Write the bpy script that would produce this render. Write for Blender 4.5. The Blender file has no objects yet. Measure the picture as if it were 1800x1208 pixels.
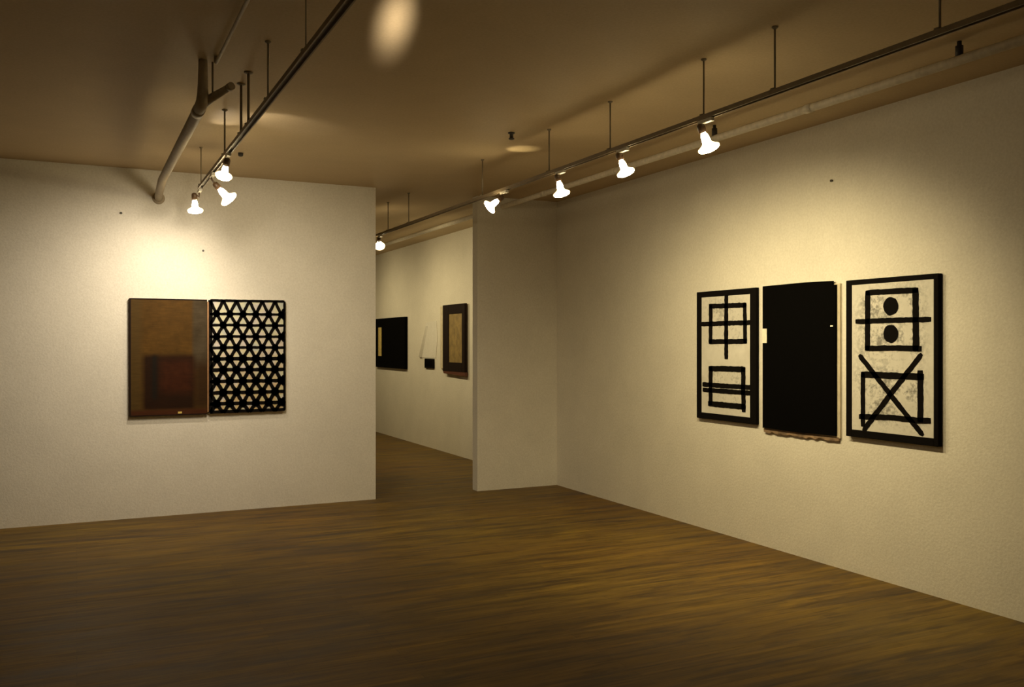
import bpy, bmesh, math, random
from mathutils import Vector, Matrix

random.seed(7)
S = bpy.context.scene
COL = S.collection

# ------------------------------------------------------------------ camera, world, exposure
YAW = math.radians(25.95)          # the camera looks 26 degrees right of the wall normal
EYE = 1.6
CEIL = 3.2
F_PX = 1572.0                       # focal length in pixels of the 1800 px frame
cam_data = bpy.data.cameras.new('camera')
cam_data.sensor_width = 36.0
cam_data.sensor_fit = 'HORIZONTAL'
cam_data.lens = 36.0 * F_PX / 1800.0
cam_data.clip_start = 0.05
cam = bpy.data.objects.new('camera', cam_data)
cam.location = (0, 0, EYE)
cam.rotation_euler = (math.pi / 2, 0, -YAW)
COL.objects.link(cam)
S.camera = cam

world = bpy.data.worlds.new('world')
S.world = world
world.use_nodes = True
world.node_tree.nodes['Background'].inputs[0].default_value = (0.02, 0.014, 0.008, 1)
world.node_tree.nodes['Background'].inputs[1].default_value = 0.1

S.view_settings.view_transform = 'Standard'
S.view_settings.look = 'None'
S.view_settings.gamma = 1.0
S.view_settings.use_curve_mapping = False
S.view_settings.exposure = 0.0

WARM = (1.0, 0.82, 0.45)            # lamps of the right track
PALE = (1.0, 0.86, 0.66)            # lamps of the left track
P_RIGHT = 88.0
P_LEFT = 60.0
P_FAR = 62.0
P_LEAK = 1.0

# ------------------------------------------------------------------ the room's measures
V_LEFT = 8.87                       # face of the left wall and of the short wall beside the opening
U_RIGHT = 4.88                      # face of the long right wall
U_OPEN0, U_OPEN1 = 2.76, 3.90       # opening into the far room
TH = 0.13
U_SIDE, V_FRONT = -4.2, -2.6
V_FAR = 16.4
U_FAR = 0.6
U_TR, Z_TR = 3.17, 2.87             # right lighting track
U_TL, Z_TL = 0.91, 2.88             # left lighting track

RGT = Vector((math.cos(YAW), -math.sin(YAW), 0))
FWD = Vector((math.sin(YAW), math.cos(YAW), 0))
DWN = Vector((0, 0, -1))
CAMP = Vector((0, 0, EYE))


def ray(x, y):
    return FWD + RGT * ((x - 900) / F_PX) - Vector((0, 0, 1)) * ((y - 604) / F_PX)


def on_u(x, y, u):
    r = ray(x, y)
    return CAMP + r * (u / r.x)


def on_v(x, y, v):
    r = ray(x, y)
    return CAMP + r * (v / r.y)


def on_z(x, y, z):
    r = ray(x, y)
    return CAMP + r * ((z - EYE) / r.z)


# ------------------------------------------------------------------ node helpers
class NT:
    def __init__(self, name):
        self.m = bpy.data.materials.new(name)
        self.m.use_nodes = True
        self.t = self.m.node_tree
        self.b = self.t.nodes['Principled BSDF']

    def n(self, kind, **kw):
        nd = self.t.nodes.new(kind)
        for k, v in kw.items():
            if hasattr(nd, k):
                setattr(nd, k, v)
            else:
                nd.inputs[k.replace('_', ' ')].default_value = v
        return nd

    def l(self, a, b):
        self.t.links.new(a, b)

    def coord(self, scale=(1, 1, 1), kind='Object'):
        tc = self.n('ShaderNodeTexCoord')
        mp = self.n('ShaderNodeMapping')
        mp.inputs['Scale'].default_value = scale
        self.l(tc.outputs[kind], mp.inputs['Vector'])
        return mp.outputs['Vector']

    def noise(self, vec, scale, detail=4, rough=0.55, dist=0.0):
        nd = self.n('ShaderNodeTexNoise')
        nd.inputs['Scale'].default_value = scale
        nd.inputs['Detail'].default_value = detail
        nd.inputs['Roughness'].default_value = rough
        nd.inputs['Distortion'].default_value = dist
        if vec is not None:
            self.l(vec, nd.inputs['Vector'])
        return nd.outputs['Fac']

    def ramp(self, fac, stops):
        r = self.n('ShaderNodeValToRGB')
        el = r.color_ramp.elements
        while len(el) > 1:
            el.remove(el[-1])
        el[0].position = stops[0][0]
        el[0].color = (*stops[0][1], 1)
        for p, c in stops[1:]:
            e = el.new(p)
            e.color = (*c, 1)
        self.l(fac, r.inputs['Fac'])
        return r.outputs['Color']

    def math(self, op, a, b=None, clamp=False):
        nd = self.n('ShaderNodeMath', operation=op)
        nd.use_clamp = clamp
        for i, v in enumerate((a, b)):
            if v is None:
                continue
            if isinstance(v, (int, float)):
                nd.inputs[i].default_value = v
            else:
                self.l(v, nd.inputs[i])
        return nd.outputs[0]

    def mix(self, fac, a, b, mode='MIX'):
        nd = self.n('ShaderNodeMix', data_type='RGBA', blend_type=mode)
        for sock, v in ((nd.inputs['Factor'], fac), (nd.inputs[6], a), (nd.inputs[7], b)):
            if isinstance(v, (int, float)):
                sock.default_value = v
            elif isinstance(v, tuple):
                sock.default_value = (*v, 1)
            else:
                self.l(v, sock)
        return nd.outputs[2]

    def bump(self, h, strength, dist=0.01):
        nd = self.n('ShaderNodeBump')
        nd.inputs['Strength'].default_value = strength
        nd.inputs['Distance'].default_value = dist
        self.l(h, nd.inputs['Height'])
        self.l(nd.outputs['Normal'], self.b.inputs['Normal'])

    def color(self, c):
        if isinstance(c, tuple):
            self.b.inputs['Base Color'].default_value = (*c, 1)
        else:
            self.l(c, self.b.inputs['Base Color'])

    def set(self, rough=0.5, metal=0.0, spec=0.5, coat=0.0):
        self.b.inputs['Roughness'].default_value = rough
        self.b.inputs['Metallic'].default_value = metal
        self.b.inputs['Specular IOR Level'].default_value = spec
        self.b.inputs['Coat Weight'].default_value = coat

    def rect(self, vec, x0, x1, z0, z1, soft):
        """1 inside a soft-edged rectangle of the local x, z plane"""
        sp = self.n('ShaderNodeSeparateXYZ')
        self.l(vec, sp.inputs[0])
        out = None
        for ch, lo, hi in ((0, x0, x1), (2, z0, z1)):
            for edge, sign in ((lo, 1), (hi, -1)):
                d = self.math('SUBTRACT', sp.outputs[ch], edge)
                d = self.math('MULTIPLY', d, sign / soft)
                d = self.math('ADD', d, 0.5, clamp=True)
                out = d if out is None else self.math('MULTIPLY', out, d)
        return out


def simple(name, c, rough=0.5, metal=0.0, spec=0.5, var=0.12, scale=30.0):
    m = NT(name)
    f = m.noise(m.coord(), scale, 3)
    lo = tuple(max(0, v * (1 - var)) for v in c)
    hi = tuple(min(1, v * (1 + var)) for v in c)
    m.color(m.ramp(f, [(0.3, lo), (0.7, hi)]))
    m.set(rough, metal, spec)
    return m.m


def mat_wall(name, base, bump=0.35):
    m = NT(name)
    v = m.coord()
    fine = m.noise(v, 60, 3, 0.65)
    mid = m.noise(v, 3.0, 4, 0.6)
    lo = tuple(x * 0.93 for x in base)
    c1 = m.ramp(mid, [(0.3, lo), (0.7, base)])
    c2 = m.ramp(fine, [(0.3, (0.88, 0.87, 0.85)), (0.7, (1, 1, 1))])
    m.color(m.mix(1.0, c1, c2, 'MULTIPLY'))
    m.set(0.65, 0, 0.25)
    m.bump(fine, bump, 0.004)
    return m.m


def mat_floor():
    m = NT('oak_strip_floor')
    v = m.coord()
    br = m.n('ShaderNodeTexBrick')
    br.offset = 0.37
    br.inputs['Color1'].default_value = (0.62, 0.62, 0.62, 1)
    br.inputs['Color2'].default_value = (1, 1, 1, 1)
    br.inputs['Mortar'].default_value = (0.45, 0.42, 0.4, 1)
    br.inputs['Scale'].default_value = 1.0
    br.inputs['Mortar Size'].default_value = 0.0022
    br.inputs['Mortar Smooth'].default_value = 0.6
    br.inputs['Bias'].default_value = 0.25
    br.inputs['Brick Width'].default_value = 1.5
    br.inputs['Row Height'].default_value = 0.062
    m.l(v, br.inputs['Vector'])
    streak = m.noise(m.coord((0.36, 2.6, 1)), 2.4, 6, 0.66, 0.5)
    grain = m.noise(m.coord((1.0, 24.0, 1)), 1.6, 6, 0.7, 0.3)
    ripple = m.noise(m.coord((0.75, 6.5, 1)), 2.6, 4, 0.6, 0.8)
    wear = m.noise(v, 0.45, 3, 0.5)
    c = m.ramp(streak, [(0.36, (0.085, 0.047, 0.006)), (0.46, (0.168, 0.102, 0.014)), (0.64, (0.245, 0.156, 0.022))])
    g = m.ramp(grain, [(0.3, (0.58, 0.55, 0.5)), (0.62, (1, 1, 1))])
    c = m.mix(1.0, c, g, 'MULTIPLY')
    c = m.mix(1.0, c, m.ramp(ripple, [(0.36, (0.62, 0.58, 0.52)), (0.52, (1, 1, 1))]), 'MULTIPLY')
    c = m.mix(0.8, c, br.outputs['Color'], 'MULTIPLY')
    w = m.ramp(wear, [(0.35, (1.0, 0.86, 0.74)), (0.65, (1, 1, 1))])
    c = m.mix(1.0, c, w, 'MULTIPLY')
    m.color(c)
    r = m.ramp(streak, [(0.3, (0.42,) * 3), (0.7, (0.56,) * 3)])
    m.l(r, m.b.inputs['Roughness'])
    m.b.inputs['Specular IOR Level'].default_value = 0.22
    m.bump(grain, 0.12, 0.003)
    return m.m


def emit(name, c, s):
    m = NT(name)
    m.color((0.9, 0.88, 0.8))
    m.b.inputs['Emission Color'].default_value = (*c, 1)
    m.b.inputs['Emission Strength'].default_value = s
    return m.m


M = {}
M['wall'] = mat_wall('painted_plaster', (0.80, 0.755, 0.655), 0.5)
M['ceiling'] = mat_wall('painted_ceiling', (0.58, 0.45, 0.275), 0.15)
M['floor'] = mat_floor()
M['track'] = simple('track_enamel', (0.22, 0.165, 0.10), 0.5)
M['rod'] = simple('rod_steel', (0.22, 0.18, 0.12), 0.5)
M['pipe'] = simple('painted_pipe', (0.74, 0.67, 0.54), 0.5)
M['adapter'] = simple('adapter_white', (0.72, 0.68, 0.58), 0.4)
M['socket'] = simple('socket_brown', (0.10, 0.055, 0.025), 0.45)
M['dark_iron'] = simple('dark_iron', (0.035, 0.03, 0.025), 0.6)
M['black'] = simple('black_paint', (0.006, 0.005, 0.0045), 0.9, spec=0.03, scale=60)
M['matt_black'] = simple('matt_black', (0.0022, 0.002, 0.0018), 0.95, spec=0.03)
M['pale_wood'] = simple('pale_wood', (0.62, 0.54, 0.38), 0.6, scale=15)
M['paper'] = simple('paper_tag', (0.82, 0.77, 0.62), 0.7)
M['raw_wood'] = simple('worn_brown_wood', (0.20, 0.13, 0.075), 0.75, var=0.85, scale=11)
M['copper'] = simple('copper_strip', (0.36, 0.19, 0.085), 0.38, metal=0.4)
M['gold'] = simple('gold_strip', (0.72, 0.55, 0.16), 0.35, metal=0.3, var=0.25)
M['brown_frame'] = simple('dark_brown_frame', (0.012, 0.006, 0.004), 0.7, spec=.1)
M['red_frame'] = simple('red_brown_edge', (0.10, 0.03, 0.014), 0.45)
M['olive'] = simple('olive_panel', (0.25, 0.17, 0.055), 0.6, var=0.3, scale=12)
M['relief'] = mat_wall('white_relief', (0.80, 0.765, 0.69), 0.25)
M['nail'] = simple('nail_steel', (0.05, 0.04, 0.03), 0.5)
M['glow'] = emit('lamp_glass_glow', (1.0, 0.83, 0.50), 62.0)
M['glow_rim'] = emit('lamp_rim_glow', (1.0, 0.72, 0.34), 5.0)


# ------------------------------------------------------------------ mesh helpers
class MB:
    def __init__(self):
        self.v, self.f, self.mi = [], [], []

    def add(self, vs, fs, mi=0):
        o = len(self.v)
        self.v += [tuple(p) for p in vs]
        self.f += [tuple(i + o for i in f) for f in fs]
        self.mi += [mi] * len(fs)
        return self

    def box(self, x0, x1, y0, y1, z0, z1, mi=0):
        vs = [(x, y, z) for z in (z0, z1) for y in (y0, y1) for x in (x0, x1)]
        return self.add(vs, [(0, 2, 3, 1), (4, 5, 7, 6), (0, 1, 5, 4), (2, 6, 7, 3), (0, 4, 6, 2), (1, 3, 7, 5)], mi)

    def lathe(self, prof, p0, axis, n=20, mats=None):
        """profile of (distance along axis, radius) revolved about p0 + t*axis"""
        a = Vector(axis).normalized()
        s = a.orthogonal().normalized()
        t = a.cross(s)
        p0 = Vector(p0)
        rings = []
        o = len(self.v)
        for d, r in prof:
            for k in range(n):
                q = 2 * math.pi * k / n
                self.v.append(tuple(p0 + a * d + (s * math.cos(q) + t * math.sin(q)) * r))
        for i in range(len(prof) - 1):
            for k in range(n):
                k2 = (k + 1) % n
                self.f.append((o + i * n + k, o + i * n + k2, o + (i + 1) * n + k2, o + (i + 1) * n + k))
                self.mi.append(mats[i] if mats else 0)
        self.f.append(tuple(o + k for k in reversed(range(n))))
        self.mi.append(mats[0] if mats else 0)
        self.f.append(tuple(o + (len(prof) - 1) * n + k for k in range(n)))
        self.mi.append(mats[-1] if mats else 0)
        return self

    def rod(self, a, b, r, n=12):
        a, b = Vector(a), Vector(b)
        return self.lathe([(0, r), ((b - a).length, r)], a, b - a, n)

    def tube(self, pts, r, n=16):
        pts = [Vector(p) for p in pts]
        o = len(self.v)
        prev = None
        for i, p in enumerate(pts):
            d = (pts[min(i + 1, len(pts) - 1)] - pts[max(i - 1, 0)]).normalized()
            if prev is None:
                s = d.orthogonal().normalized()
            else:
                s = (prev - d * prev.dot(d)).normalized()
            prev = s
            t = d.cross(s)
            rr = r[i] if isinstance(r, (list, tuple)) else r
            for k in range(n):
                q = 2 * math.pi * k / n
                self.v.append(tuple(p + (s * math.cos(q) + t * math.sin(q)) * rr))
        for i in range(len(pts) - 1):
            for k in range(n):
                k2 = (k + 1) % n
                self.f.append((o + i * n + k, o + i * n + k2, o + (i + 1) * n + k2, o + (i + 1) * n + k))
                self.mi.append(0)
        self.f.append(tuple(o + k for k in reversed(range(n))))
        self.f.append(tuple(o + (len(pts) - 1) * n + k for k in range(n)))
        self.mi += [0, 0]
        return self

    def slab(self, poly, y0, y1):
        """polygon of (x, z) points extruded from y0 (back) to y1 (front)"""
        n = len(poly)
        vs = [(x, y0, z) for x, z in poly] + [(x, y1, z) for x, z in poly]
        fs = [tuple(range(n)), tuple(reversed(range(n, 2 * n)))]
        fs += [(i, i + n, (i + 1) % n + n, (i + 1) % n) for i in range(n)]
        return self.add(vs, fs)

    def stroke(self, pts, w, y0, y1, rough=0.10, step=0.02, taper=False):
        """a brushed line of width w along (x, z) points, slightly ragged at its edges"""
        L, R = [], []
        fine = []
        for a, b in zip(pts, pts[1:]):
            a, b = Vector(a), Vector(b)
            k = max(1, int((b - a).length / step))
            fine += [a.lerp(b, i / k) for i in range(k)]
        fine.append(Vector(pts[-1]))
        for i, p in enumerate(fine):
            d = (fine[min(i + 1, len(fine) - 1)] - fine[max(i - 1, 0)]).normalized()
            nrm = Vector((-d.y, d.x))
            ww = w
            e = min(i, len(fine) - 1 - i)
            if e == 0:
                ww = w * (0.55 if taper else 0.86)
            a = ww / 2 * (1 + random.uniform(-rough, rough))
            b = ww / 2 * (1 + random.uniform(-rough, rough))
            L.append(p + nrm * a)
            R.append(p - nrm * b)
        vs, fs = [], []
        n = len(fine)
        for y in (y0, y1):
            vs += [(p.x, y, p.y) for p in L] + [(p.x, y, p.y) for p in R]
        for i in range(n - 1):
            fs.append((i, i + 1, n + i + 1, n + i))
            q = 2 * n
            fs.append((q + i, q + n + i, q + n + i + 1, q + i + 1))
            fs.append((i, q + i, q + i + 1, i + 1))
            fs.append((n + i, n + i + 1, q + n + i + 1, q + n + i))
        q = 2 * n
        fs.append((0, n, q + n, q))
        fs.append((n - 1, q + n - 1, q + 2 * n - 1, 2 * n - 1))
        return self.add(vs, fs)

    def disc(self, cx, cz, r, y0, y1, n=22, rough=0.04):
        return self.slab([(cx + r * math.cos(2 * math.pi * k / n) * (1 + random.uniform(-rough, rough)),
                           cz + r * math.sin(2 * math.pi * k / n) * (1 + random.uniform(-rough, rough)))
                          for k in range(n)], y0, y1)

    def build(self, name, mats, parent=None, smooth=False, bevel=0.0):
        me = bpy.data.meshes.new(name)
        me.from_pydata(self.v, [], self.f)
        if not isinstance(mats, (list, tuple)):
            mats = [mats]
        for m in mats:
            me.materials.append(m)
        for p, i in zip(me.polygons, self.mi):
            p.material_index = i
        bm = bmesh.new()
        bm.from_mesh(me)
        bmesh.ops.recalc_face_normals(bm, faces=bm.faces)
        bm.to_mesh(me)
        bm.free()
        if smooth:
            for p in me.polygons:
                p.use_smooth = len(p.vertices) == 4
        o = bpy.data.objects.new(name, me)
        COL.objects.link(o)
        if parent:
            o.parent = parent
        if bevel:
            b = o.modifiers.new('bevel', 'BEVEL')
            b.width = bevel
            b.segments = 2
            b.limit_method = 'ANGLE'
        return o


def empty(name, loc, label, cat, rz=0.0, group=None):
    o = bpy.data.objects.new(name, None)
    o.empty_display_size = 0.1
    o.location = loc
    o.rotation_euler = (0, 0, rz)
    COL.objects.link(o)
    return tag(o, label, cat, group)


def tag(o, label, cat, group=None):
    o['label'] = label
    o['category'] = cat
    if group:
        o['group'] = group
    return o


def structure(name, mb, mat):
    o = mb.build(name, mat)
    o['kind'] = 'structure'
    return o


# ------------------------------------------------------------------ the setting
structure('floor', MB().box(U_SIDE - .2, U_RIGHT + .2, V_FRONT - .2, V_FAR + .2, -0.1, 0), M['floor'])
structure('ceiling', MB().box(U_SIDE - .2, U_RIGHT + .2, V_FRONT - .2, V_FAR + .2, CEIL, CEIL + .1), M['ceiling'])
structure('wall_right', MB().box(U_RIGHT, U_RIGHT + .15, V_FRONT - .15, V_FAR + .15, 0, CEIL), M['wall'])
structure('wall_left', MB().box(U_SIDE - .15, U_OPEN0, V_LEFT, V_LEFT + TH, 0, CEIL), M['wall'])
structure('wall_back', MB().box(U_OPEN1, U_RIGHT, V_LEFT, V_LEFT + TH, 0, CEIL), M['wall'])
structure('wall_side', MB().box(U_SIDE - .15, U_SIDE, V_FRONT - .15, V_LEFT, 0, CEIL), M['wall'])
structure('wall_front', MB().box(U_SIDE, U_RIGHT, V_FRONT - .15, V_FRONT, 0, CEIL), M['wall'])
structure('wall_far', MB().box(U_FAR - .15, U_RIGHT, V_FAR, V_FAR + .15, 0, CEIL), M['wall'])
structure('wall_far_side', MB().box(U_FAR - .15, U_FAR, V_LEFT + TH, V_FAR, 0, CEIL), M['wall'])


# ------------------------------------------------------------------ lighting tracks
def v_ceiling(x, y, u):
    """depth into the room of the ceiling point seen at column x on the line u"""
    r = ray(x, y)
    return r.y * (u / r.x)


def track(label, u, z, v0, v1, rods):
    t = empty('lighting_track', (u, v0, CEIL), label, 'lighting track')
    h = z - CEIL
    L = v1 - v0
    mb = MB()
    # an inverted channel: top plate and two side flanges with a slot between
    mb.box(-.018, .018, 0, L, h + .004, h + .012)
    mb.box(-.018, -.011, 0, L, h - .012, h + .004)
    mb.box(.011, .018, 0, L, h - .012, h + .004)
    mb.build('rail', M['track'], t)
    for v, r in rods:
        m = MB()
        m.rod((0, v - v0, h + .011), (0, v - v0, -.002), r)
        rd = m.build('hanger_rod', M['rod'], t, smooth=True)
        c = MB()
        c.lathe([(0, r * 1.6), (.006, r * 3.2), (.012, r * 3.2)], (0, v - v0, -.012), (0, 0, 1), 14)
        c.build('ceiling_cup', M['rod'], rd)
        k = MB()
        k.box(-.021, .021, v - v0 - .012, v - v0 + .012, h + .0115, h + .018)
        k.build('rail_clip', M['rod'], rd)
    return t


track('long pale lighting track hung along the right wall above the triptych', U_TR, Z_TR, 0.9, 15.4,
      [(v, .005) for v in (1.3, 2.52, 3.48, 4.05, 5.03, 5.88, 7.10, 9.02, 9.72, 11.5, 13.5)])
track('shorter lighting track hung before the left wall over the diptych', U_TL, Z_TL, 0.9, 7.72,
      [(v, r) for v, r in ((1.6, .005), (3.95, .003), (4.82, .005), (5.42, .008), (5.68, .008), (6.36, .006), (7.66, .004))])


# ------------------------------------------------------------------ lamps
BULB = [(0.0, .013), (.022, .0135), (.030, .019), (.045, .0225), (.066, .0245), (.080, .029), (.090, .043), (.098, .0585),
        (.106, .0635), (.115, .061), (.124, .051), (.130, .033), (.133, .014)]
BULB_MATS = [0, 0, 0, 0, 1, 1, 1, 1, 1, 0, 0, 0]


def lamp(label, u, z_track, v, axis, power, color, group, scale=1.0, drop=.032, along=-1, aim=None, leak=None,
         spot=150, offset=None, soft=.045):
    """a bare reflector lamp in a holder under the track; axis = where the bulb points"""
    axis = Vector(axis).normalized()
    base = Vector((u, v, z_track - .012))
    t = empty('track_lamp', base, label, 'track lamp', group=group)
    a = MB()
    a.box(-.013, .013, -.015 if along > 0 else -.105, .105 if along > 0 else .015, -.022, 0.0)
    a.build('track_adapter', M['adapter'], t, bevel=.003)
    head = Vector((0, 0, -drop)) if offset is None else Vector(offset)
    s = MB()
    s.tube([(0, 0, -.020), (0, 0, -.020 - (drop - .03) * .5), tuple(head - axis * .01)], .007, 10)
    s.build('stem', M['socket'], t, smooth=True)
    h = MB()
    h.lathe([(-.018, .010), (-.012, .019), (0, .0225), (.035, .0235), (.037, .0175)], head, axis, 18)
    h.build('lamp_holder', M['socket'], t, smooth=True)
    b = MB()
    p0 = head + axis * .020
    b.lathe([(d * scale, r * scale) for d, r in BULB], p0, axis, 28, BULB_MATS)
    b.build('bulb', [M['glow'], M['glow_rim']], t, smooth=True)
    ld = bpy.data.lights.new('lamp_light', 'SPOT')
    ld.energy = power
    ld.color = color
    ld.spot_size = math.radians(spot)
    ld.spot_blend = 1.0
    ld.shadow_soft_size = soft
    lo = bpy.data.objects.new('lamp_light', ld)
    COL.objects.link(lo)
    lo.parent = t
    lo.location = p0 + axis * (.139 * scale + .055)
    lo.rotation_euler = Vector(aim or axis).to_track_quat('-Z', 'Y').to_euler()
    if leak:                       # light that escapes backwards past the holder on to the ceiling
        target, e, size = leak
        kd = bpy.data.lights.new('back_light', 'SPOT')
        kd.energy = e * P_LEAK
        kd.color = color
        kd.spot_size = math.radians(size)
        kd.spot_blend = .8
        kd.shadow_soft_size = .01
        ko = bpy.data.objects.new('back_light', kd)
        COL.objects.link(ko)
        ko.parent = t
        d = (Vector(target) - base - head).normalized()
        ko.location = head + d * .06 + Vector((0, 0, .0))
        ko.rotation_euler = d.to_track_quat('-Z', 'Y').to_euler()
    return t


GR = 'reflector lamps on the right track'
GL = 'reflector lamps at the end of the left track'


def v_on_track(x, u):
    r = ray(x, 604)
    return r.y * u / r.x


lamp('glowing reflector lamp on the right track, the one nearest to the triptych and the camera', U_TR, Z_TR,
     v_on_track(1232, U_TR), DWN + RGT * .42 + FWD * .15, P_RIGHT, WARM, GR, spot=124, aim=(.8, .5, -1.05))
lamp('glowing reflector lamp on the right track, second from the triptych end', U_TR, Z_TR,
     v_on_track(1088, U_TR), DWN + RGT * .38 - FWD * .05, P_RIGHT, WARM, GR, scale=.95, spot=130, aim=(.85, .1, -.95))
lamp('glowing reflector lamp on the right track before the back corner, third from the triptych end', U_TR, Z_TR,
     v_on_track(980, U_TR), DWN + RGT * .25 + FWD * .1, P_RIGHT * .8, WARM, GR, aim=(.7, .1, -1.0))
lamp('right track lamp tipped sideways to the left, near the opening to the far room', U_TR, Z_TR,
     v_on_track(882, U_TR), DWN * .62 - RGT * .8 + FWD * .1, P_RIGHT * .32, WARM, GR,
     leak=(on_z(915, 262, CEIL), 12, 45), drop=.045)
lamp('small glowing lamp just past the left wall edge in the far room', U_TR, Z_TR,
     v_on_track(666, U_TR), DWN * .7 - RGT * .05 + FWD * .9, P_FAR, WARM, GR, aim=(.9, .6, -.8))
lamp('added unseen reflector lamp on the far room part of the right track hidden by the left wall', U_TR, Z_TR,
     12.4, DWN + Vector((.6, 0, 0)), P_FAR, WARM, GR, aim=(.9, 0, -.8))  # extra lamp, unseen, added to light the far room wall
lamp('added unseen reflector lamp deepest in the far room on the right track', U_TR, Z_TR,
     14.6, DWN + Vector((.6, 0, 0)), P_FAR * .8, WARM, GR, aim=(.9, 0, -.8))  # another extra lamp out of sight, added for the far room's light
# the three at the end of the left track
lamp('topmost glowing lamp of the cluster on the left track, under the track end rod', U_TL, Z_TL,
     v_on_track(399, U_TL), DWN * .8 - RGT * .35 + FWD * .5, P_LEFT, PALE, GL, scale=.9, spot=130, aim=(.15, 1, -.95),
     leak=(on_z(490, 212, CEIL), 6, 55), drop=.034)
lamp('brightest glowing lamp of the left track cluster, tilted down to the right', U_TL, Z_TL,
     v_on_track(372, U_TL), DWN * .75 + RGT * .62 + FWD * .35, P_LEFT, PALE, GL, scale=1.1, spot=130, aim=(.1, 1, -.85),
     leak=(on_z(395, 210, CEIL), 6, 45), drop=.06, offset=tuple(RGT * .03 + DWN * .075))
lamp('lowest and leftmost glowing lamp of the left track cluster', U_TL, Z_TL,
     v_on_track(350, U_TL), DWN + FWD * .35 - RGT * .05, P_LEFT, PALE, GL, spot=130, aim=(-.5, 1, -1.0), drop=.10,
     offset=tuple(-RGT * .04 + DWN * .04))
# an unseen lamp above the frame, added to make the bright ceiling patch
spot_c = on_z(698, 22, CEIL)
base_u = Vector((U_TL, 2.2, Z_TL - .09))
lamp('added unseen reflector lamp on the left track near the camera, tipped up at the ceiling', U_TL, Z_TL, 2.2,
     (spot_c - base_u), 1400, PALE, GL, spot=5.5, drop=.11, soft=.06)


# ------------------------------------------------------------------ pipes under the ceiling
u_p, z_p = 4.20, 3.10
t = empty('ceiling_pipe', (u_p, V_FRONT, z_p), 'pale straight pipe running under the ceiling close to the right wall', 'pipe')
MB().rod((0, 0, 0), (0, V_FAR - V_FRONT, 0), .026, 18).build('pipe_run', M['pipe'], t, smooth=True)
for v in (3.22, 5.24):
    m = MB()
    m.lathe([(.020, .012), (.024, .020), (.075, .020), (.078, .012), (.10, .012)], (0, v - V_FRONT, 0), (0, 0, 1), 16)
    m.build('pipe_hanger', M['dark_iron'], t, smooth=True)
for v in (2.0, 4.3, 6.6, 7.9):
    MB().lathe([(-.03, .029), (.03, .029)], (0, v - V_FRONT, 0), (0, 1, 0), 18).build('pipe_coupling', M['pipe'], t, smooth=True)

M['shaded_pipe'] = simple('shaded_pipe_paint', (0.34, 0.27, 0.175), 0.6)  # pipe paint darkened: its backlit shade is put into the colour
t = empty('ceiling_pipe', (.64, V_LEFT, 2.963), 'thick pipe with an elbow and side branch under the ceiling at the left wall', 'pipe')
zc = CEIL - 2.963
vp = 5.30 - V_LEFT
pts = [(.04, 0, -.02), (.02, -.35, -.012), (.0, -.9, 0), (0, -2.2, 0), (0, vp + .10, 0), (0, vp + .04, .012), (0, vp + .008, .045), (0, vp, .10),
       (0, vp, zc)]
MB().tube(pts, [.034] * 5 + [.033, .031, .028, .024], 18).build('pipe_run', M['shaded_pipe'], t, smooth=True)
MB().lathe([(0, .055), (.010, .055), (.014, .036)], (.04, 0, -.02), (0, -1, 0), 18).build('wall_flange', M['shaded_pipe'], t, smooth=True)
MB().lathe([(-.05, .0365), (.05, .0365)], (0, vp + .22, 0), (0, 1, 0), 18).build('pipe_coupling', M['shaded_pipe'], t, smooth=True)
br = MB().tube([(0, vp + .10, 0), (.05, vp + .02, .035), (.12, vp - .14, .06)], [.028, .024, .019], 14).build('branch', M['shaded_pipe'], t, smooth=True)
MB().lathe([(0, .022), (.03, .022)], (.12, vp - .14, .06), (.07, -.16, .03), 14).build('branch_cap', M['shaded_pipe'], br, smooth=True)
MB().rod((.055, vp + .02, .03), (.055, vp + .02, zc), .006, 10).build('hanger_rod', M['rod'], t, smooth=True)
tag(MB().rod((.705, V_FRONT, CEIL - .035), (.70, 5.2, CEIL - .035), .010, 12).lathe(
    [(-.036, .014), (.0, .014)], (.70, 5.2, CEIL - .001), (0, 0, 1), 12).build('ceiling_conduit', M['shaded_pipe'], smooth=True),
    'thin pale conduit running along the dark ceiling at the upper left', 'conduit')

# ceiling fittings
p = on_z(899, 233, CEIL)
tag(MB().lathe([(-.055, .012), (-.05, .022), (-.044, .022), (-.04, .014), (-.012, .014), (-.008, .026), (0, .026)], p, (0, 0, 1), 16)
    .build('sprinkler_head', M['dark_iron'], smooth=True),
    'small dark sprinkler head on the ceiling above the sideways right track lamp', 'sprinkler head')
p = on_z(423, 269, CEIL)
tag(MB().lathe([(-.03, .010), (-.024, .020), (0, .022)], p, (0, 0, 1), 16).build('ceiling_hook', M['dark_iron'], smooth=True),
    'small dark ceiling stud beside the left track lamp cluster', 'ceiling stud')


# ------------------------------------------------------------------ wall nails
def nail(x, y, label, plane):
    if plane == 'v':
        p = on_v(x, y, V_LEFT)
        d = (0, -1, 0)
    else:
        p = on_u(x, y, U_RIGHT)
        d = (-1, 0, 0)
    tag(MB().lathe([(-.004, .004), (.010, .004), (.011, .010), (.015, .009)], p, d, 12).build('nail', M['nail'], smooth=True), label, 'nail', 'nails left in the walls')


nail(357, 441, 'small nail in the bright patch of the left wall above the diptych', 'v')
nail(213, 375, 'small nail in the left wall below the thick ceiling pipe', 'v')
nail(1463, 318, 'small nail high in the right wall above the black middle panel', 'u')


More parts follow.
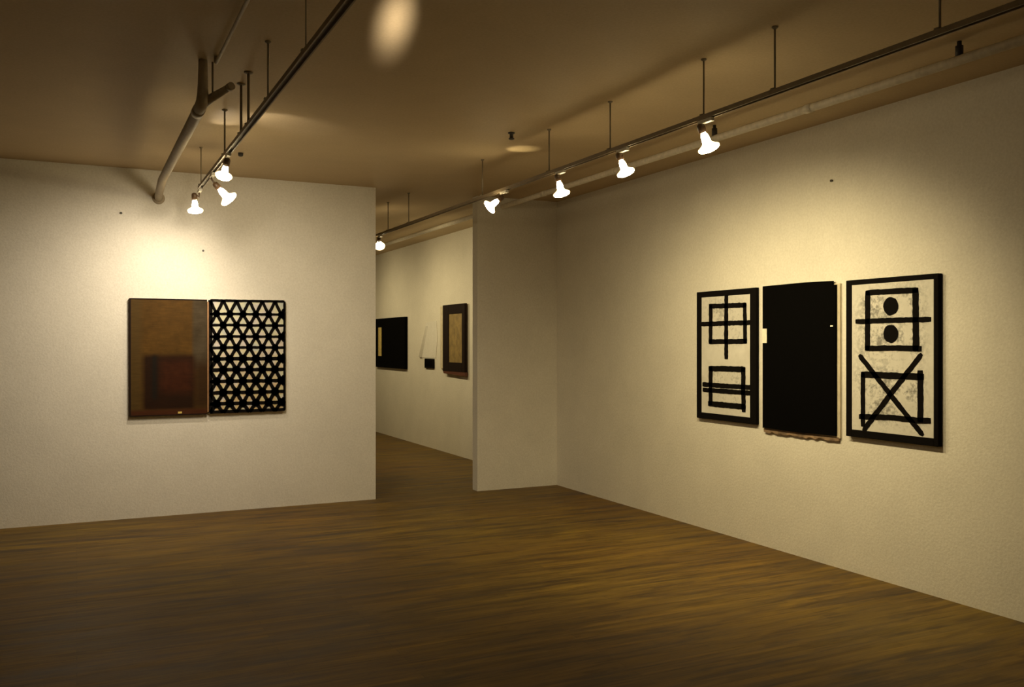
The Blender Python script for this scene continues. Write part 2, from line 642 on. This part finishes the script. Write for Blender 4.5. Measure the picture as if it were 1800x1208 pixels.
# ------------------------------------------------------------------ the diptych on the left wall
def mat_brown():
    m = NT('brown_varnished_painting')
    v = m.coord()
    n1 = m.noise(v, 9, 5, 0.65)
    n2 = m.noise(m.coord((3, 1, 24)), 3, 4, 0.6)
    c = m.ramp(n1, [(0.3, (0.062, 0.031, 0.006)), (0.7, (0.100, 0.049, 0.009))])
    c = m.mix(m.rect(v, 0.0, 0.10, 0, 1.2, .05), c, (0.075, 0.043, 0.011))
    c = m.mix(m.rect(v, .545, .735, .42, 1.17, .03), c, m.ramp(n1, [(0.3, (0.045, 0.031, 0.015)), (0.7, (0.074, 0.054, 0.030))]))
    c = m.mix(m.rect(v, .545, .735, .05, .50, .12), c, (0.036, 0.017, 0.005))
    c = m.mix(m.rect(v, .115, .56, .05, .56, .05), c, (0.020, 0.008, 0.003))
    c = m.mix(m.rect(v, .26, .545, .21, .52, .09), c, m.ramp(n1, [(0.3, (0.030, 0.008, 0.0025)), (0.7, (0.050, 0.014, 0.004))]))
    c = m.mix(m.rect(v, .19, .235, .15, .56, .04), c, (0.012, 0.009, 0.006))
    c = m.mix(m.rect(v, -.1, 1, -.1, .055, .03), c, (0.06, 0.019, 0.007))
    c = m.mix(0.6, c, m.ramp(n2, [(0.3, (0.6, 0.6, 0.6)), (0.7, (1, 1, 1))]), 'MULTIPLY')
    m.color(c)
    m.set(0.6, 0, 0.08)
    m.bump(n2, 0.2, 0.003)
    return m.m


def mat_mosaic():
    m = NT('pale_patchwork_ground')
    v = m.coord()
    n1 = m.noise(v, 9, 2, 0.5)
    n2 = m.noise(v, 14, 2, 0.5)
    sp = m.n('ShaderNodeSeparateXYZ')
    m.l(v, sp.inputs[0])
    c = m.ramp(n1, [(0.30, (0.46, 0.46, 0.38)), (0.44, (0.60, 0.54, 0.49)), (0.56, (0.61, 0.58, 0.38)), (0.70, (0.46, 0.48, 0.43))])
    warm = m.ramp(n2, [(0.35, (0.60, 0.39, 0.32)), (0.5, (0.58, 0.38, 0.15)), (0.65, (0.54, 0.48, 0.24))])
    low = m.math('SUBTRACT', .85, sp.outputs[2])
    low = m.math('MULTIPLY', low, 1.1, clamp=True)
    msk = m.math('MULTIPLY', low, m.math('GREATER_THAN', n2, .46))
    m.color(m.mix(msk, c, warm))
    m.set(0.5, 0, 0.3)
    return m.m


M['brown_paint'] = mat_brown()
M['mosaic'] = mat_mosaic()

tl = on_v(227.5, 524, V_LEFT - .04)
brr = on_v(366, 728, V_LEFT - .04)
W1 = on_v(364, 600, V_LEFT - .04).x - tl.x
zb = on_v(227.5, 733, V_LEFT - .04).z
zt = tl.z
H1 = zt - zb
t = empty('diptych', (tl.x, V_LEFT, zb), 'brown painted panel joined to a black triangle lattice panel on the left wall', 'painting')
MB().box(0, W1, -.04, -.002, 0, H1).build('brown_panel', M['brown_paint'], t, bevel=.002)['label'] = 'dark brown painted panel with a reddish square'
e = MB()
e.box(.0, .012, -.043, -.0405, 0, H1)
e.box(.012, W1, -.043, -.0405, H1 - .010, H1)
e.box(.012, W1, -.043, -.0405, 0, .010)
e.build('edge_strip', M['brown_frame'], t)
MB().box(.415, .450, -.0425, -.0405, .016, .034).build('metal_tag', M['gold'], t)['label'] = 'small gold coloured tag'
MB().box(W1 + .001, W1 + .016, -.042, -.004, .02, H1 - .02).build('copper_strip', M['copper'], t, bevel=.002)['label'] = 'thin copper coloured strip between the panels'
# lattice panel
x0 = W1 + .019
x1 = on_v(501, 620, V_LEFT - .035).x - tl.x
z0 = on_v(435, 724.5, V_LEFT - .035).z - zb
z1 = on_v(435, 528.5, V_LEFT - .035).z - zb
W2, H2 = x1 - x0, z1 - z0
g = MB().box(x0, x1, -.035, -.002, z0, z1).build('lattice_panel', M['mosaic'], t)
g['label'] = 'pale patchwork panel behind a black triangle lattice'
k = MB()
ya, yb = -.0355, -.040
bars = [105, 228, 329, 434, 535, 637, 737, 841, 944, 1044, 1128]


def lat(cx, cy):
    """crop position on the photographed lattice -> local panel point"""
    return (x0 + (cx - 140) / (849 - 140) * W2, z1 - (cy - 102) / (1128 - 102) * H2)


pitch = 121.0
rows = []
for i, y in enumerate(bars):
    off = 268 if i % 2 == 0 else 207
    rows.append([(off + pitch * j, y) for j in range(-2, 7)])


def clampx(a, b):
    """clip a segment to the panel"""
    (ax, ay), (bx, by) = a, b
    lo, hi = 150.0, 838.0
    if (ax < lo and bx < lo) or (ax > hi and bx > hi):
        return None
    def cut(px, py, qx, qy):
        if px < lo:
            f = (lo - px) / (qx - px)
            return (lo, py + f * (qy - py))
        if px > hi:
            f = (hi - px) / (qx - px)
            return (hi, py + f * (qy - py))
        return (px, py)
    return cut(ax, ay, bx, by), cut(bx, by, ax, ay)


for i, y in enumerate(bars):
    if 0 < i < len(bars) - 1:
        w = .024 if i < 5 else .032
        k.stroke([lat(146, y + 2), lat(320, y - 2), lat(560, y + random.uniform(-3, 3)), lat(842, y)], w, ya, yb, .12, .02)
    if i < len(bars) - 1:
        for (nx, ny) in rows[i]:
            for (mx, my) in rows[i + 1]:
                if abs(mx - nx) < pitch * .75:
                    c = clampx((nx, ny), (mx, my))
                    if c:
                        k.stroke([lat(*c[0]), lat(*c[1])], (.029 if i < 5 else .034), ya, yb, .12, .02)
    for (nx, ny) in rows[i]:
        if 160 < nx < 830 and 0 < i < len(bars) - 1:
            p = lat(nx, ny)
            k.disc(p[0], p[1], .034 if i < 5 else .040, ya, yb, 12, .08)
k.stroke([lat(150, 107), lat(843, 104)], .024, ya, yb, .1)
k.stroke([lat(143, 1119), lat(846, 1115)], .030, ya, yb, .1)
k.stroke([lat(150, 104), lat(150, 1122)], .040, ya, yb, .15)
k.stroke([lat(843, 104), lat(843, 1122)], .022, ya, yb, .1)
lt = k.build('lattice', M['black'], t)
lt['label'] = 'black painted triangle lattice'


# ------------------------------------------------------------------ the triptych on the right wall
def mat_canvas(name, seed, zones):
    m = NT(name)
    v = m.coord()
    mp = m.n('ShaderNodeMapping')
    mp.inputs['Location'].default_value = (seed, seed * 2, seed * .7)
    m.l(v, mp.inputs['Vector'])
    fine = m.noise(mp.outputs[0], 38, 5, .7)
    mid = m.noise(mp.outputs[0], 6, 4, .6)
    c = m.ramp(mid, [(0.3, (0.56, 0.53, 0.46)), (0.7, (0.68, 0.65, 0.58))])
    sm = m.math('ADD', m.math('SUBTRACT', fine, .46), m.math('MULTIPLY', m.math('SUBTRACT', mid, .5), .9))
    sm = m.math('MULTIPLY', sm, 4.5, clamp=True)
    tot = None
    for (a, b, cc, d, s, k_) in zones:
        r = m.math('MULTIPLY', m.rect(v, a, b, cc, d, s), k_)
        tot = r if tot is None else m.math('MAXIMUM', tot, r)
    sm = m.math('MULTIPLY', sm, tot)
    m.color(m.mix(sm, c, (0.10, 0.095, 0.08)))
    m.set(0.8, 0, 0.15)
    m.bump(fine, .1, .002)
    return m.m


RZ = -math.pi / 2


def right_panel(name, label, xl, xr, yt, yb_, depth):
    """an Empty at the lower left of a panel hung on the right wall; local x runs to the right, -y into the room"""
    uf = U_RIGHT - depth
    a = on_u(xl, yt, uf)
    b = on_u(xr, 604, uf)
    z0 = on_u(xl, yb_, uf).z
    t = empty(name, (U_RIGHT, a.y, z0), label, 'painting', RZ)
    w, h = a.y - b.y, a.z - z0

    def loc(x, y):
        q = on_u(x, y, uf)
        return (a.y - q.y, q.z - z0)
    return t, w, h, loc


def frame_strips(w, h, l, r, tp, bt, y0, y1):
    m = MB()
    m.box(0, l, y1, y0, 0, h)
    m.box(w - r, w, y1, y0, 0, h)
    m.box(l, w - r, y1, y0, h - tp, h)
    m.box(l, w - r, y1, y0, 0, bt)
    return m


# left panel
D = .035
t, w, h, loc = right_panel('sign_painting', 'white panel with black crossed square above a double barred square, left of the black board',
                           1224.5, 1328.5, 514, 734.5, D)
P1 = (t, w, h)
za = [(.10, .62, .66, 1.0, .15, .55), (.15, .62, .12, .42, .1, .5)]
MB().box(.004, w - .004, -D + .006, -.002, .004, h - .004).build('canvas', mat_canvas('smudged_white_canvas', 1.3, za), t)
frame_strips(w, h, .062, .070, .048, .052, -.002, -D).build('frame', M['black'], t, bevel=.003)


def c1(x, y):                       # position in the enlarged detail (4.025x, origin 1200,480)
    return loc(1200 + x / 4.025, 480 + y / 4.027)


ya, yb = -D + .0055, -D + .002
m = MB()
m.stroke([c1(306, 140), c1(305, 380), c1(306, 610)], .046, ya, yb)
m.stroke([c1(130, 362), c1(300, 356), c1(500, 350)], .038, ya, yb)
m.stroke([c1(184, 236), c1(446, 226)], .040, ya, yb)
m.stroke([c1(184, 487), c1(452, 484)], .040, ya, yb)
m.stroke([c1(196, 228), c1(194, 500)], .045, ya, yb)
m.stroke([c1(436, 212), c1(440, 496)], .042, ya, yb)
m.build('crossed_square', M['black'], t)
m = MB()
m.stroke([c1(182, 676), c1(440, 682)], .046, ya, yb)
m.stroke([c1(178, 924), c1(440, 948)], .046, ya, yb)
m.stroke([c1(196, 662), c1(194, 935)], .048, ya, yb)
m.stroke([c1(427, 670), c1(425, 830), c1(430, 985)], .050, ya, yb)
m.stroke([c1(138, 788), c1(300, 800), c1(500, 812)], .038, ya, yb)
m.stroke([c1(140, 826), c1(300, 838), c1(500, 852)], .038, ya, yb)
m.build('double_barred_square', M['black'], t)

# middle black board
D = .035
t, w, h, loc = right_panel('black_board_painting', 'plain solid black board between the two white sign panels on the right wall',
                           1340.5, 1468.5, 504, 752, D)
m = MB()
m.box(-.010, w + .024, -.018, -.002, -.012, h - .02)
m.build('backing_board', M['pale_wood'], t)['label'] = 'pale wooden backing showing at the edges'
m = MB()
m.slab([(0, 0), (w * .5, -.004), (w, .004), (w, h - .028), (w - .03, h - .028), (w - .03, h), (w * .6, h + .006), (0, h + .002)], -.018, -D)
m.build('black_face', M['matt_black'], t)
m = MB()
random.seed(3)
pts_top = [(-.004 + (w + .02) * i / 24, -.006) for i in range(25)]
pts_bot = [(x, -.026 - random.uniform(0, .018)) for x, _ in reversed(pts_top)]
m.slab(pts_top + pts_bot, -.002, -.020)
m.build('worn_lower_edge', M['raw_wood'], t)['label'] = 'worn brown wooden lower edge'
q = loc(1341, 578)
MB().box(q[0] - .004, q[0] + .046, -D - .003, -D - .0005, loc(1341, 603)[1], q[1]).build('paper_tag', M['paper'], t)['label'] = 'small cream paper tag'
q = loc(1462, 573)
MB().box(q[0] - .012, q[0] + .012, -D - .002, -D - .0005, q[1] - .006, q[1] + .004).build('paint_chip', M['paper'], t)

# right panel
D = .04
t, w, h, loc = right_panel('sign_painting', 'white panel with two black dots in a square above a crossed out square',
                           1487, 1649, 493.5, 766.5, D)
za = [(.10, .64, .52, 1.02, .14, .75), (.08, .64, .10, .50, .14, .75)]
MB().box(.004, w - .004, -D + .006, -.002, .004, h - .004).build('canvas', mat_canvas('smudged_grey_canvas', 4.1, za), t)
frame_strips(w, h, (.048), .034, .034, .05, -.002, -D).build('frame', M['black'], t, bevel=.003)


def c3(x, y):                       # enlarged detail (3.452x, origin 1470,460)
    return loc(1470 + x / 3.452, 460 + y / 3.451)


ya, yb = -D + .0055, -D + .002
m = MB()
m.stroke([c3(176, 190), c3(330, 180), c3(494, 172)], .036, ya, yb)
m.stroke([c3(172, 527), c3(340, 524), c3(514, 528)], .036, ya, yb)
m.stroke([c3(188, 180), c3(187, 540)], .042, ya, yb)
m.stroke([c3(478, 164), c3(480, 400), c3(481, 545)], .046, ya, yb)
m.stroke([c3(115, 364), c3(340, 356), c3(572, 350)], .034, ya, yb)
for cy in (270, 438):
    q = c3(328, cy)
    m.disc(q[0], q[1], .060, ya, yb)
m.build('two_dot_square', M['black'], t)
m = MB()
m.stroke([c3(150, 684), c3(330, 692), c3(528, 700)], .042, ya, yb)
m.stroke([c3(136, 940), c3(330, 946), c3(500, 964), c3(570, 966)], .036, ya, yb)
m.stroke([c3(160, 672), c3(159, 800), c3(160, 1000)], .036, ya, yb)
m.stroke([c3(506, 660), c3(508, 820), c3(508, 975)], .042, ya, yb)
m.stroke([c3(136, 566), c3(320, 800), c3(430, 940), c3(524, 1055)], .036, ya, yb, taper=True)
m.stroke([c3(516, 560), c3(330, 800), c3(240, 920), c3(160, 1028)], .036, ya, yb, taper=True)
m.build('crossed_out_square', M['black'], t)


# ------------------------------------------------------------------ pictures in the far room
D = .05
t, w, h, loc = right_panel('black_painting', 'black painting with a narrow gold strip at the left of the far room', 659, 711.5, 561, 645, D)
MB().box(0, w, -D, -.002, 0, h).build('black_face', M['matt_black'], t, bevel=.003)
q0, q1 = loc(666, 576), loc(671, 626)
MB().box(q0[0], q1[0], -D - .012, -D, q1[1], q0[1]).build('gold_strip', M['gold'], t, bevel=.003)['label'] = 'narrow upright gold strip'

D = .012
t, w, h, loc = right_panel('relief_sheet', 'white paper relief with a slanted fold beside the far framed picture', 736, 768, 566, 628.5, D)
m = MB()
m.slab([(.02, 0), (w - .06, 0), (w, h * .5), (w - .03, h), (w * .42, h * .97), (.26, h * .5)], 0, -.008)
m.build('sheet', M['relief'], t)
m = MB()
p0, p1 = loc(737, 628), loc(748, 573)
m.add([(p0[0], -.009, p0[1]), (p0[0] + .10, -.009, p0[1]), (p1[0] + .10, -.009, p1[1]), (p1[0], -.009, p1[1]),
       (p0[0] + .07, -.05, p0[1]), (p1[0] + .06, -.03, p1[1])],
      [(0, 1, 2, 3), (0, 3, 5, 4), (1, 4, 5, 2), (0, 4, 1), (3, 2, 5)])
m.build('fold', M['relief'], t)
D = .03
t, w, h, loc = right_panel('plaque', 'small square black plaque below the white relief in the far room', 746, 761, 630.5, 647, D)
MB().box(0, w, -D, 0, 0, h).build('plaque_body', M['black'], t, bevel=.004)
MB().box(.03, w - .03, -D - .002, -D, .03, h - .03).build('plaque_face', M['matt_black'], t)

D = .06
t, w, h, loc = right_panel('framed_picture', 'dark brown framed picture with an olive centre by the opening in the far room', 778, 816.5, 537, 652, D)
b0 = loc(769.5, 543)
MB().box(b0[0], w * .96, -.02, 0, .03, h - .01).build('backing_board', M['pale_wood'], t)['label'] = 'pale backing board showing at the left'
fl = loc(788, 600)[0]
fr = w - loc(811.5, 600)[0]
frame_strips(w, h, fl, fr, .135, .13, -.0205, -D).build('frame', M['brown_frame'], t, bevel=.004)
MB().box(fl, w - fr, -D + .012, -.0205, .13, h - .135).build('picture', M['olive'], t)
MB().slab([(.03, -.035), (w, -.055), (w, -.001), (.0, -.001)], -.01, -D + .004).build('lower_edge', M['red_frame'], t)['label'] = 'red brown lower edge'
